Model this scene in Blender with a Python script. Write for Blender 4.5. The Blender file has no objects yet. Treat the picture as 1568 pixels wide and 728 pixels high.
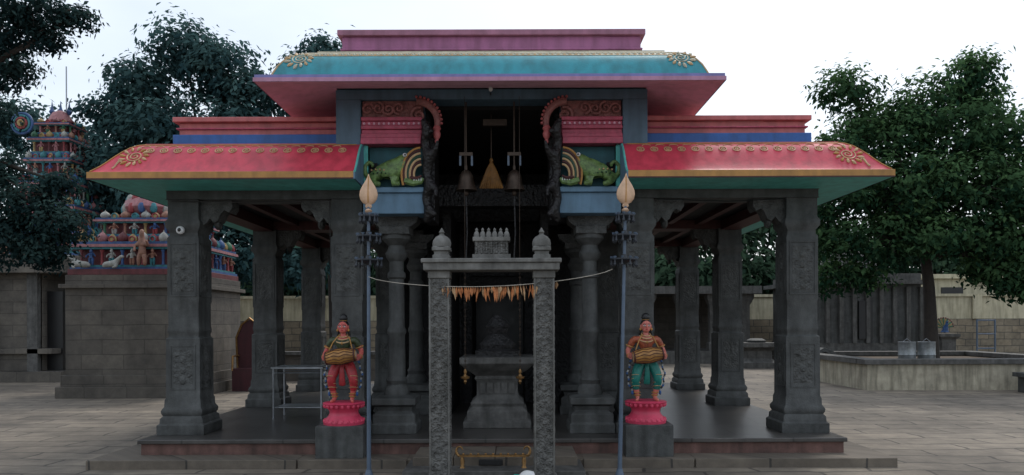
import bpy, math, random, bmesh
import numpy as np
from mathutils import Vector, Matrix
random.seed(7); np.random.seed(7)
sc=bpy.context.scene
R=math.radians
# ---------------------------------------------------------------- materials
MATS={}
def _base(name):
    m=bpy.data.materials.new(name); m.use_nodes=True
    nt=m.node_tree; b=nt.nodes['Principled BSDF']; return m,nt,b
def mat(name,col,rough=.6,var=.18,ns=5,bump=.15,bs=45,metal=0,streak=.25,carve=0,cs=9):
    if name in MATS: return MATS[name]
    m,nt,b=_base(name); N=nt.nodes.new; L=nt.links.new
    tc=N('ShaderNodeTexCoord')
    n1=N('ShaderNodeTexNoise'); n1.inputs['Scale'].default_value=ns; n1.inputs['Detail'].default_value=8; n1.inputs['Roughness'].default_value=.7
    L(tc.outputs['Object'],n1.inputs['Vector'])
    mp=N('ShaderNodeMapping'); mp.inputs['Scale'].default_value=(7,7,.9); L(tc.outputs['Object'],mp.inputs['Vector'])
    n2=N('ShaderNodeTexNoise'); n2.inputs['Scale'].default_value=1.3; n2.inputs['Detail'].default_value=5; L(mp.outputs[0],n2.inputs['Vector'])
    cr=N('ShaderNodeValToRGB'); cr.color_ramp.elements[0].position=.3; cr.color_ramp.elements[1].position=.7
    c0=[max(0,c*(1-var*1.6)) for c in col]; c1=[min(1,c*(1+var)) for c in col]
    cr.color_ramp.elements[0].color=(*c0,1); cr.color_ramp.elements[1].color=(*c1,1); L(n1.outputs['Fac'],cr.inputs[0])
    cr2=N('ShaderNodeValToRGB'); cr2.color_ramp.elements[0].position=.32; cr2.color_ramp.elements[1].position=.58
    s=1-streak; cr2.color_ramp.elements[0].color=(s,s,s*.97,1); cr2.color_ramp.elements[1].color=(1,1,1,1); L(n2.outputs['Fac'],cr2.inputs[0])
    mx=N('ShaderNodeMix'); mx.data_type='RGBA'; mx.blend_type='MULTIPLY'; mx.inputs[0].default_value=1
    L(cr.outputs[0],mx.inputs[6]); L(cr2.outputs[0],mx.inputs[7]); L(mx.outputs[2],b.inputs['Base Color'])
    rr=N('ShaderNodeMapRange'); rr.inputs['To Min'].default_value=max(.05,rough-.12); rr.inputs['To Max'].default_value=min(1,rough+.2); L(n1.outputs['Fac'],rr.inputs['Value']); L(rr.outputs[0],b.inputs['Roughness'])
    b.inputs['Metallic'].default_value=metal
    n3=N('ShaderNodeTexNoise'); n3.inputs['Scale'].default_value=bs; n3.inputs['Detail'].default_value=4; L(tc.outputs['Object'],n3.inputs['Vector'])
    bp=N('ShaderNodeBump'); bp.inputs['Strength'].default_value=bump; bp.inputs['Distance'].default_value=.01; L(n3.outputs['Fac'],bp.inputs['Height'])
    last=bp
    if carve:
        v=N('ShaderNodeTexVoronoi'); v.feature='SMOOTH_F1'; v.inputs['Scale'].default_value=cs; L(tc.outputs['Object'],v.inputs['Vector'])
        v2=N('ShaderNodeTexVoronoi'); v2.feature='SMOOTH_F1'; v2.inputs['Scale'].default_value=cs*2.3; L(tc.outputs['Object'],v2.inputs['Vector'])
        ad=N('ShaderNodeMath'); ad.operation='ADD'; L(v.outputs['Distance'],ad.inputs[0]); L(v2.outputs['Distance'],ad.inputs[1])
        b2=N('ShaderNodeBump'); b2.inputs['Strength'].default_value=carve; b2.inputs['Distance'].default_value=.03
        L(ad.outputs[0],b2.inputs['Height']); L(bp.outputs[0],b2.inputs['Normal']); last=b2
    L(last.outputs[0],b.inputs['Normal'])
    MATS[name]=m; return m
def brickmat(name,c1,c2,mortar,bw,rh,ms,flat=False,rough=.8,off=.5,dist=.03,bump=.5):
    if name in MATS: return MATS[name]
    m,nt,b=_base(name); N=nt.nodes.new; L=nt.links.new
    tc=N('ShaderNodeTexCoord'); src=tc.outputs['Object']
    if not flat:
        sp=N('ShaderNodeSeparateXYZ'); L(src,sp.inputs[0]); a=N('ShaderNodeMath'); L(sp.outputs[0],a.inputs[0]); L(sp.outputs[1],a.inputs[1])
        cb=N('ShaderNodeCombineXYZ'); L(a.outputs[0],cb.inputs[0]); L(sp.outputs[2],cb.inputs[1]); src=cb.outputs[0]
    nz=N('ShaderNodeTexNoise'); nz.inputs['Scale'].default_value=1.1; nz.inputs['Detail'].default_value=3; L(src,nz.inputs['Vector'])
    vm=N('ShaderNodeVectorMath'); vm.operation='SCALE'; vm.inputs['Scale'].default_value=dist*4; L(nz.outputs['Color'],vm.inputs[0])
    va=N('ShaderNodeVectorMath'); L(src,va.inputs[0]); L(vm.outputs[0],va.inputs[1])
    br=N('ShaderNodeTexBrick'); br.offset=off; br.inputs['Scale'].default_value=1; br.inputs['Brick Width'].default_value=bw; br.inputs['Row Height'].default_value=rh
    br.inputs['Mortar Size'].default_value=ms; br.inputs['Mortar Smooth'].default_value=.3; br.inputs['Bias'].default_value=-.1
    br.inputs['Color1'].default_value=(*c1,1); br.inputs['Color2'].default_value=(*c2,1); br.inputs['Mortar'].default_value=(*mortar,1)
    L(va.outputs[0],br.inputs['Vector'])
    cur=br.outputs['Color']
    for scl,lo,hi,p0,p1 in ((.45,.52,1.14,.36,.62),(3.2,.72,1.12,.35,.65)):
        n=N('ShaderNodeTexNoise'); n.inputs['Scale'].default_value=scl; n.inputs['Detail'].default_value=9; n.inputs['Roughness'].default_value=.7; L(src,n.inputs['Vector'])
        cr=N('ShaderNodeValToRGB'); cr.color_ramp.elements[0].position=p0; cr.color_ramp.elements[1].position=p1
        cr.color_ramp.elements[0].color=(lo,lo*.985,lo*.97,1); cr.color_ramp.elements[1].color=(hi,hi*.985,hi*.95,1); L(n.outputs['Fac'],cr.inputs[0])
        mx=N('ShaderNodeMix'); mx.data_type='RGBA'; mx.blend_type='MULTIPLY'; mx.inputs[0].default_value=1; L(cur,mx.inputs[6]); L(cr.outputs[0],mx.inputs[7]); cur=mx.outputs[2]
    L(cur,b.inputs['Base Color']); b.inputs['Roughness'].default_value=rough
    n3=N('ShaderNodeTexNoise'); n3.inputs['Scale'].default_value=14; n3.inputs['Detail'].default_value=6; L(src,n3.inputs['Vector'])
    sb=N('ShaderNodeMath'); sb.operation='SUBTRACT'; L(n3.outputs['Fac'],sb.inputs[0]); L(br.outputs['Fac'],sb.inputs[1])
    bp=N('ShaderNodeBump'); bp.inputs['Strength'].default_value=bump; bp.inputs['Distance'].default_value=.012; L(sb.outputs[0],bp.inputs['Height']); L(bp.outputs[0],b.inputs['Normal'])
    MATS[name]=m; return m
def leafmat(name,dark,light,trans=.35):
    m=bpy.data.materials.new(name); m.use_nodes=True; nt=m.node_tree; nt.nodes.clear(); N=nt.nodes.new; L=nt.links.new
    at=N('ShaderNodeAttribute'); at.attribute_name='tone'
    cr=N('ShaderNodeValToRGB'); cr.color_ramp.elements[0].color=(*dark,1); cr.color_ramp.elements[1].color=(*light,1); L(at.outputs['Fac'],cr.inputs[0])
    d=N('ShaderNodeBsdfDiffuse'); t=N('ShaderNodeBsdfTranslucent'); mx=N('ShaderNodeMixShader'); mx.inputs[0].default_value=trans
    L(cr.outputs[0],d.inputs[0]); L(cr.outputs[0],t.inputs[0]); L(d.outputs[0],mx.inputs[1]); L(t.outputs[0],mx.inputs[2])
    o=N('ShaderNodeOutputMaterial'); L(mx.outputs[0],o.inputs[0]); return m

granite=mat('granite',(.076,.079,.077),.65,.38,4.5,.5,60,streak=.4)
granite_c=mat('granite_carved',(.078,.080,.077),.65,.4,9,.4,60,streak=.3,carve=.45,cs=20)
granite_m=mat('granite_mid',(.105,.102,.096),.7,.35,6,.4,60,streak=.4)
granite_l=mat('granite_light',(.185,.18,.168),.75,.32,6,.4,60,streak=.42)
granite_lc=mat('granite_light_carved',(.145,.142,.133),.75,.4,12,.4,60,streak=.35,carve=.75,cs=24)
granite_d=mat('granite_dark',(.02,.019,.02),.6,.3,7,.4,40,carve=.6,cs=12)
blackstone=mat('black_stone',(.010,.009,.010),.45,.3,7,.4,40,carve=.5,cs=14)  # near-black stone, same colour on brackets, side walls and beams
inner=mat('dark_ceiling',(.012,.011,.012),.8,.3,4)  # one very dark colour for all the ceilings
redp=mat('red_roof_paint',(.60,.05,.085),.45,.16,2.2,.12,30,streak=.28)
gold=mat('ochre_paint',(.46,.23,.06),.5,.15,6,streak=.25)
goldl=mat('light_gold_paint',(.56,.37,.19),.45,.2,14,streak=.1)
cream=mat('cream_paint',(.56,.51,.38),.5,.15,8,streak=.25)
teal=mat('teal_paint',(.11,.48,.44),.55,.14,3,streak=.2)
cyan=mat('cyan_paint',(.025,.28,.34),.42,.14,3,streak=.28)
violet=mat('violet_paint',(.22,.21,.46),.5,.12,5,streak=.15)
pinkl=mat('fascia_pink_paint',(.50,.25,.37),.5,.12,5,streak=.2)
pink=mat('mauve_pink_paint',(.40,.14,.28),.55,.14,3,streak=.3)
pinks=mat('soffit_pink_paint',(.74,.43,.53),.6,.12,3,streak=.15)
coral=mat('coral_paint',(.53,.14,.14),.5,.16,4,streak=.25)
roseC=mat('rose_carving_paint',(.48,.085,.14),.5,.2,14,.3,60,streak=.15)
dusty=mat('dusty_rose_carving',(.33,.13,.12),.55,.28,14,.4,60,carve=.3,cs=20)
blueb=mat('blue_band_paint',(.03,.12,.38),.5,.16,4,streak=.25)
slate=mat('slate_blue_paint',(.095,.16,.22),.6,.14,3,streak=.25)
slatel=mat('light_slate_blue_paint',(.12,.22,.32),.6,.14,3,streak=.25)
plred=mat('plinth_red_stone',(.16,.085,.07),.75,.4,3,.3,50,streak=.4)
dred=mat('dark_red_beam_paint',(.075,.02,.019),.6,.2,5)
white=mat('white_plastic',(.66,.66,.66),.35,.05,5,0,10,streak=.05)
black=mat('black_paint',(.010,.010,.011),.35,.1,5,.05,20,streak=.05)
steel=mat('steel',(.35,.37,.4),.35,.15,9,.1,40,metal=.85)
steelb=mat('blue_grey_pole_paint',(.10,.14,.20),.4,.15,9,.1,40)
brass=mat('aged_brass',(.35,.20,.08),.38,.3,14,.2,50,metal=.8)
bronze=mat('dark_bronze',(.07,.05,.038),.4,.3,14,.2,50,metal=.7)
copper=mat('copper_gilt',(.66,.43,.28),.42,.15,10,.1,40,metal=.25)
ground_m=brickmat('stone_paving',(.245,.212,.175),(.175,.153,.128),(.085,.074,.064),1.25,.46,.022,flat=True,dist=.09)
floor_m=brickmat('polished_floor_slabs',(.095,.09,.088),(.068,.065,.065),(.035,.035,.035),1.2,.9,.012,flat=True,rough=.3,bump=.15)
ledge_m=brickmat('plinth_slabs',(.17,.145,.12),(.135,.115,.095),(.06,.055,.05),1.1,.6,.014,rough=.8)
wallst=brickmat('stone_block_wall',(.135,.122,.107),(.105,.096,.086),(.07,.063,.056),.95,.33,.010,dist=.012)
wallst2=brickmat('compound_stone',(.30,.25,.18),(.22,.19,.145),(.11,.1,.085),.7,.3,.02,dist=.03)
creamw=mat('limewash_cream',(.52,.47,.33),.85,.14,1.5,.2,20,streak=.3)
bark=mat('bark',(.035,.028,.023),.9,.3,10,.8,20)

# ---------------------------------------------------------------- builder
class G:
    def __init__(s,name,loc=(0,0,0),rz=0,scale=1):
        s.e=bpy.data.objects.new(name,None); sc.collection.objects.link(s.e)
        s.e.location=loc; s.e.rotation_euler=(0,0,rz); s.e.scale=(scale,)*3; s.e.empty_display_size=.2
        s.p={}
    def add(s,part,m,V,F):
        d=s.p.setdefault(part,{'v':[],'f':[],'mi':[],'m':[]})
        if m not in d['m']: d['m'].append(m)
        k=d['m'].index(m); o=len(d['v']); d['v']+= [tuple(v) for v in V]
        d['f']+=[tuple(i+o for i in f) for f in F]; d['mi']+=[k]*len(F)
    def box(s,part,m,x0,x1,y0,y1,z0,z1):
        if x0>x1:x0,x1=x1,x0
        V=[(x0,y0,z0),(x1,y0,z0),(x1,y1,z0),(x0,y1,z0),(x0,y0,z1),(x1,y0,z1),(x1,y1,z1),(x0,y1,z1)]
        s.add(part,m,V,[(0,3,2,1),(4,5,6,7),(0,1,5,4),(1,2,6,5),(2,3,7,6),(3,0,4,7)])
    def lathe(s,part,m,cx,cy,prof,n=18,sq=False,axis='z',flat=1.0,M=None):
        if sq: n=4
        V=[];F=[]
        for r,z in prof:
            for i in range(n):
                a=2*math.pi*i/n+(math.pi/4 if sq else 0); rr=r*(math.sqrt(2) if sq else 1)
                p=(rr*math.cos(a),rr*math.sin(a)*flat,z)
                if axis=='x': p=(p[2],p[0],p[1])
                if axis=='y': p=(p[0],p[2],p[1])
                if M is not None: p=M@Vector(p)
                V.append((p[0]+cx,p[1]+cy,p[2]))
        k=len(prof)
        for j in range(k-1):
            for i in range(n): F.append((j*n+i,j*n+(i+1)%n,(j+1)*n+(i+1)%n,(j+1)*n+i))
        F.append(tuple(range(n-1,-1,-1))); F.append(tuple((k-1)*n+i for i in range(n)))
        s.add(part,m,V,F)
    def ell(s,part,m,c,rx,ry,rz,n=12,k=7):
        V=[];F=[]
        for j in range(k+1):
            t=math.pi*j/k
            for i in range(n):
                a=2*math.pi*i/n; V.append((c[0]+rx*max(math.sin(t),.001)*math.cos(a),c[1]+ry*max(math.sin(t),.001)*math.sin(a),c[2]-rz*math.cos(t)))
        for j in range(k):
            for i in range(n): F.append((j*n+i,j*n+(i+1)%n,(j+1)*n+(i+1)%n,(j+1)*n+i))
        s.add(part,m,V,F)
    def tube(s,part,m,pts,r,n=7,closed=False):
        P=[Vector(p) for p in pts]; k=len(P); rr=r if isinstance(r,(list,tuple)) else [r]*k
        V=[];F=[]; up=Vector((.13,.31,.94))
        for j in range(k):
            a=P[(j-1)%k] if (closed or j>0) else P[j]; b=P[(j+1)%k] if (closed or j<k-1) else P[j]
            t=(b-a).normalized() if (b-a).length>1e-9 else Vector((0,0,1))
            u=t.cross(up)
            if u.length<1e-3: u=t.cross(Vector((1,0,0)))
            u.normalize(); w=t.cross(u); up=w if w.dot(up)>0 else -w
            u=t.cross(up).normalized(); w=up
            for i in range(n):
                an=2*math.pi*i/n; V.append(P[j]+(u*math.cos(an)+w*math.sin(an))*rr[j])
        rng=k if closed else k-1
        for j in range(rng):
            for i in range(n): F.append((j*n+i,j*n+(i+1)%n,((j+1)%k)*n+(i+1)%n,((j+1)%k)*n+i))
        if not closed: F.append(tuple(range(n-1,-1,-1))); F.append(tuple((k-1)*n+i for i in range(n)))
        s.add(part,m,V,F)
    def ring(s,part,m,c,R0,r,nrm=(0,0,1),n=16,k=6,fl=1):
        q=Vector(nrm).to_track_quat('Z','Y')
        s.tube(part,m,[Vector(c)+q@Vector((R0*math.cos(2*math.pi*i/n),fl*R0*math.sin(2*math.pi*i/n),0)) for i in range(n)],r,k,True)
    def prism(s,part,m,poly,a0,a1,plane='xz'):
        n=len(poly); V=[]
        for a in (a0,a1):
            for u,v in poly: V.append((u,a,v) if plane=='xz' else ((a,u,v) if plane=='yz' else (u,v,a)))
        F=[tuple(range(n)),tuple(range(2*n-1,n-1,-1))]+[(i,(i+1)%n,n+(i+1)%n,n+i) for i in range(n)]
        s.add(part,m,V,F)
    def loft(s,part,rings,mats,closed=False):
        n=len(rings[0])
        for j in range(len(rings)-1):
            V=list(rings[j])+list(rings[j+1]); F=[(i,i+1,n+i+1,n+i) for i in range(n-1)]
            if closed: F.append((n-1,0,n,2*n-1))
            s.add(part,mats[j],V,F)
    def skin(s,name,m,chains,sub=2):
        V=[];E=[];Rr=[]; idx={}
        def vi(p):
            k=tuple(round(c,4) for c in p[:3])
            if k not in idx: idx[k]=len(V); V.append(k); Rr.append((p[3],p[4] if len(p)>4 else p[3]))
            return idx[k]
        for c in chains:
            ii=[vi(p) for p in c]
            for a,b in zip(ii,ii[1:]): E.append((a,b))
        me=bpy.data.meshes.new(name); me.from_pydata(V,E,[]); ob=bpy.data.objects.new(name,me); sc.collection.objects.link(ob)
        ob.parent=s.e; md=ob.modifiers.new('Skin','SKIN'); md.use_smooth_shade=True; md.branch_smoothing=.3
        sv=me.skin_vertices[0].data
        for i,r in enumerate(Rr): sv[i].radius=r; sv[i].use_root=(i==0)
        sb=ob.modifiers.new('Sub','SUBSURF'); sb.levels=sub; sb.render_levels=sub
        me.materials.append(m); return ob
    def done(s,bevel=()):
        for part,d in s.p.items():
            me=bpy.data.meshes.new(part); me.from_pydata(d['v'],[],d['f'])
            for m in d['m']: me.materials.append(m)
            me.polygons.foreach_set('material_index',d['mi']); me.polygons.foreach_set('use_smooth',[True]*len(d['f']))
            bm=bmesh.new(); bm.from_mesh(me); bmesh.ops.remove_doubles(bm,verts=bm.verts,dist=1e-5); bmesh.ops.recalc_face_normals(bm,faces=bm.faces); bm.to_mesh(me); bm.free()
            me.set_sharp_from_angle(angle=R(38))
            ob=bpy.data.objects.new(part,me); sc.collection.objects.link(ob); ob.parent=s.e
            if part in bevel:
                b=ob.modifiers.new('Bevel','BEVEL'); b.width=.008; b.segments=2; b.limit_method='ANGLE'; b.angle_limit=R(40)
        return s.e

# ---------------------------------------------------------------- ground
g=G('ground'); g.add('paved_courtyard',ground_m,[(-250,-100,0),(250,-100,0),(250,400,0),(-250,400,0)],[(0,1,2,3)]); g.done()

# ---------------------------------------------------------------- temple pavilion
T=G('temple_pavilion')
T.box('plinth',ledge_m,-4.6,4.6,8.38,17,-.05,.10)
T.box('plinth_upper',plred,-4.14,4.14,8.70,16.6,.06,.275)
T.box('plinth_floor',floor_m,-4.17,4.17,8.66,16.63,.235,.285)
for x0,x1 in ((-4.6,-2.2),(-2.2,-.95),(1.03,2.3),(2.3,4.6)): T.box('plinth',ledge_m,x0+.01,x1-.01,8.34,8.7,-.04,.104)
T.box('entry_steps',granite_m,-.92,1.0,7.72,8.7,-.05,.095)
for i in range(4): T.box('entry_steps',ledge_m,-.85+i*.45,-.85+i*.45+.443,8.02,8.72,.06,.19+.004*(i%2))
T.box('entry_steps',black,-.13,.13,8.005,8.03,.10,.165)
def pillar(g,cx,cy,z0=.285,z1=3.18,detail=True,m=granite,mc=granite_c,w=.195,sides=(-1,1)):
    P='pillars'; h=z1-z0
    pr=[(.285,0),(.29,.02),(.29,.12),(.265,.14),(.26,.20),(.235,.23),(.25,.255),(.255,.29),(.24,.32),(.225,.34),(.222,.42),(w+.015,.45),(w+.013,1.18),(w-.01,1.2),(w-.01,1.24),(w,1.26),(w,1.3),
        (w-.008,1.33),(w-.008,1.62),(w,1.64),(w,2.42),(w-.02,2.45),(w-.02,2.50),(w+.02,2.56),(w+.02,2.62),(w-.005,2.66),(w-.005,2.9),(w+.015,2.9),(w+.015,h)]
    g.lathe(P,m,cx,cy,[(r,z0+z) for r,z in pr],sq=True)
    for dx,dy in ((0,-1),(1,0),(-1,0)):
        for za,zb,ww in ((.55,1.1,w-.04),(1.70,2.36,w-.035)):
            fw=.012; wf=w+(.012 if za<1.2 else 0)
            def bx(u0,u1,za,zb,pp,mm):
                if dx==0: g.box(P+'_carving',mm,cx+u0,cx+u1,cy-wf-pp,cy-wf+.01,z0+za,z0+zb)
                else:
                    xa=cx+dx*(wf-.01); xb=cx+dx*(wf+pp); g.box(P+'_carving',mm,min(xa,xb),max(xa,xb),cy+u0,cy+u1,z0+za,z0+zb)
            bx(-ww,ww,za,za+fw*1.5,.009,m); bx(-ww,ww,zb-fw*1.5,zb,.009,m); bx(-ww,-ww+fw,za,zb,.0088,m); bx(ww-fw,ww,za,zb,.0088,m)
            bx(-ww+.035,ww-.035,za+.06,zb-.06,.004,mc)
            if detail:
                nn=int((zb-za-.1)/.13)
                for k in range(nn):
                    zc=z0+za+.11+k*.13
                    if dx==0:
                        g.ell(P+'_carving',mc,(cx,cy-wf-.002,zc),.045,.014,.05,8,5)
                        for sx in (-1,1): g.ell(P+'_carving',mc,(cx+sx*.075,cy-wf-.002,zc+.06),.026,.010,.03,6,4)
                    else: g.ell(P+'_carving',mc,(cx+dx*(wf+.002),cy,zc),.014,.045,.05,8,5)
    arm=[(.18,0),(.58,0),(.58,-.09),(.54,-.15),(.48,-.12),(.44,-.16),(.40,-.25),(.35,-.28),(.30,-.22),(.26,-.28),(.18,-.33)]
    for sx in sides:
        g.prism('corbels',mc,[(cx+sx*u,z1+v) for u,v in arm],cy-.12,cy+.12,'xz')
        g.ell('corbels',mc,(cx+sx*.36,cy,z1-.29),.045,.085,.065,8,6)
    g.prism('corbels',mc,[(cy+u,z1+v) for u,v in arm],cx-.12,cx+.12,'yz')
PX=3.82
for y in (9.3,12.3,15.1):
    for s in (-1,1): pillar(T,PX*s,y,detail=(y<10),sides=(-s,))
for x in (-1.8,1.8):
    for y in (9.3,12.3): pillar(T,x,y,detail=(y<10))
prof=[(0,3.30),(0,3.315),(0,3.385),(.025,3.392),(.05,3.415),(.10,3.465),(.155,3.53),(.21,3.60),(.27,3.67),(.33,3.73),(.395,3.775),(.46,3.80),(.85,3.81)]
pm=[dred,gold,gold,redp,redp,redp,redp,redp,redp,redp,redp,coral]
YF,YB=8.43,16.2
def wing(s):
    xo,xi=4.62*s,1.57*s
    rings=[[(xi,YF+i,z),(xo-s*i,YF+i,z),(xo-s*i,YB-i,z),(xi,YB-i,z)] for i,z in prof]
    T.loft('wing_cornice_roof',rings,pm)
    poly=[(YF+i,z) for i,z in prof]+[(YF+.85,3.30)]
    T.prism('wing_cornice_end',slatel,poly,xi,xi-s*.02,'yz')
    T.tube('wing_cornice_end',teal,[(xi-s*.012,YF+i-.004,z) for i,z in prof[2:11]],.014,6)
    def sof(a,b,c,d): T.add('wing_soffit',teal,[a,b,c,d],[(0,1,2,3)])
    yi,xq=9.08,4.03*s
    sof((xi,YF+.02,3.302),(xo-s*.02,YF+.02,3.302),(xq,yi,3.285),(xi,yi,3.285))
    sof((xo-s*.02,YF+.02,3.302),(xo-s*.02,YB-.02,3.302),(xq,YB-.65,3.285),(xq,yi,3.285))
    sof((xo-s*.02,YB-.02,3.302),(xi,YB-.02,3.302),(xi,YB-.65,3.285),(xq,YB-.65,3.285))
    T.box('beams',granite,1.5*s,4.02*s,9.1,9.5,3.18,3.29)
    for y in (12.3,15.1): T.box('beams',dred,1.5*s,4.0*s,y-.2,y+.2,3.18,3.32)
    for x in (PX,1.8): T.box('beams',dred,(x-.15)*s,(x+.15)*s,9.52,15.4,3.16,3.31)
    for k in range(3): T.box('beams',dred,(2.3+.5*k)*s-.05,(2.3+.5*k)*s+.05,9.5,15.4,3.24,3.33)
    T.box('wing_ceiling',inner,1.4*s,4.08*s,9.0,15.7,3.325,3.6)
    T.box('wing_roof_slab',coral,1.5*s,4.2*s,8.95,15.7,3.6,3.83)
    T.box('wing_parapet_base',blueb,1.86*s,3.93*s,9.08,15.5,3.83,3.975)
    T.box('wing_parapet',coral,1.87*s,3.87*s,9.13,15.45,3.975,4.13)
    T.box('wing_parapet',roseC,1.87*s,3.90*s,9.10,15.48,4.045,4.065)
    T.box('wing_parapet',coral,1.87*s,3.93*s,9.07,15.51,4.13,4.19)
def pt(prof,t):
    L=[0]
    for a,b in zip(prof,prof[1:]): L.append(L[-1]+math.hypot(b[0]-a[0],b[1]-a[1]))
    d=t*L[-1]
    for k in range(len(prof)-1):
        if d<=L[k+1]+1e-9:
            f=(d-L[k])/(L[k+1]-L[k]); a,b=prof[k],prof[k+1]
            n=Vector((0,-(b[1]-a[1]),(b[0]-a[0]))).normalized()
            return a[0]+(b[0]-a[0])*f,a[1]+(b[1]-a[1])*f,n,L[-1]
    a=prof[-1]; return a[0],a[1],Vector((0,0,1)),L[-1]
def surf(pf,x,v,off=.004,yf=YF):
    i,z,n,L=pt(pf,max(0,min(1,v))); return Vector((x,yf+i,z))+n*off
def fan(part,m,m2,pf,yf,xc,vc,rad,s,L):
    pts=[]
    for k in range(40):
        a=k/39*4.2*math.pi; r=rad*(.12+.88*k/39)*.5
        pts.append(surf(pf,xc+s*r*math.cos(a),vc+r*math.sin(a)/L,.006,yf))
    T.tube(part,m,pts,.008,5)
    for k in range(13):
        a=-.5*math.pi+k*.155*math.pi; q0=1.0 if k<7 else .85
        c=[surf(pf,xc+s*rad*q*q0*math.cos(a+.25*q),vc+rad*q*q0*math.sin(a+.25*q)/L,.006,yf) for q in (.58,.72,.86,1.0)]
        T.tube(part,m2 if k%2 else m,c,[.006,.017,.020,.006],6)
for s in (-1,1):
    wing(s)
    pf=prof[3:12]; L=pt(pf,0)[3]
    for k in range(15):
        x=s*(1.76+k*.162); nn=pt(pf,.66)[2]
        c=surf(pf,x,.66,.004); T.ring('wing_roof_ornament',goldl,c,.043,.0065,nn,16,5); T.ring('wing_roof_ornament',goldl,c,.017,.007,nn,8,5)
        T.tube('wing_roof_ornament',goldl,[surf(pf,x+s*(.081-.05*math.cos(j/6*math.pi)),.80+.06*math.sin(j/6*math.pi),.003) for j in range(7)],.005,5)
    T.tube('wing_roof_ornament',gold,[surf(pf,s*1.62,.93,.003),surf(pf,s*4.15,.93,.003)],.008,5)
    fan('wing_roof_ornament',goldl,gold,pf,YF,s*4.17,.47,.19,s,L)
    T.tube('wing_roof_ornament',goldl,[surf(pf,s*(4.30+.012*j),.30+.10*math.sin(j*.9)-.02*j,.004) for j in range(7)],[.006,.014,.012,.014,.010,.012,.004],5)
    T.tube('wing_roof_ornament',gold,[(s*(4.62-i),YF+i,z+.003) for i,z in prof[3:12]],.009,5)
UY=8.1; UYB=16.4; UX=2.6
up=[(0,4.305),(0,4.35),(0.012,4.355),(.012,4.385),(.11,4.395),(.15,4.41),(.175,4.47),(.21,4.545),(.26,4.62),(.32,4.685),(.39,4.735),(.46,4.765),(.52,4.785),(.85,4.79)]
um=[pinkl,violet,violet,pinkl,cyan,cyan,cyan,cyan,cyan,cyan,cream,cream,cream]
def rect(i,z,X=UX,a=UY,b=UYB): return [(-X+i,a+i,z),(X-i,a+i,z),(X-i,b-i,z),(-X+i,b-i,z)]
T.loft('upper_cornice_roof',[rect(i,z) for i,z in up],um,True)
T.loft('upper_soffit',[rect(.01,4.306),rect(.74,4.46)],[pinks],True)
T.box('upper_roof_slab',cream,-1.95,1.95,8.8,15.9,4.72,4.87)
T.box('upper_roof_slab',cream,-2.05,2.05,8.72,15.9,4.84,4.86)
T.box('upper_parapet',pink,-1.80,1.80,8.9,15.8,4.87,5.10)
T.box('upper_parapet',pink,-1.82,1.82,8.88,15.82,4.93,4.955)
T.box('upper_parapet',mat('parapet_top_pink',(.38,.16,.24),.6),-1.85,1.85,8.85,15.85,5.10,5.17)
pf=up[5:13]; L=pt(pf,0)[3]
for k in range(60):
    x=-2.0+k*4.0/59
    T.ring('upper_roof_ornament',cream,surf(pf,x,.80,.004,UY),.024,.008,pt(pf,.8)[2],8,4)
    T.ell('upper_roof_ornament',goldl,surf(pf,x,.70,.002,UY),.016,.012,.014,6,4)
T.tube('upper_roof_ornament',cream,[surf(pf,-2.15,.90,.002,UY),surf(pf,2.15,.90,.002,UY)],.018,6)
T.tube('upper_roof_ornament',goldl,[surf(pf,-2.1,.66,.002,UY),surf(pf,2.1,.66,.002,UY)],.008,5)
for s in (-1,1):
    fan('upper_roof_ornament',cream,goldl,pf,UY,s*2.16,.50,.18,s,L)
    T.tube('upper_roof_ornament',goldl,[(s*(UX-i),UY+i,z+.003) for i,z in up[5:12]],.010,5)
T.box('upper_beam',slate,-1.88,1.88,8.9,9.2,4.345,4.47)
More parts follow.
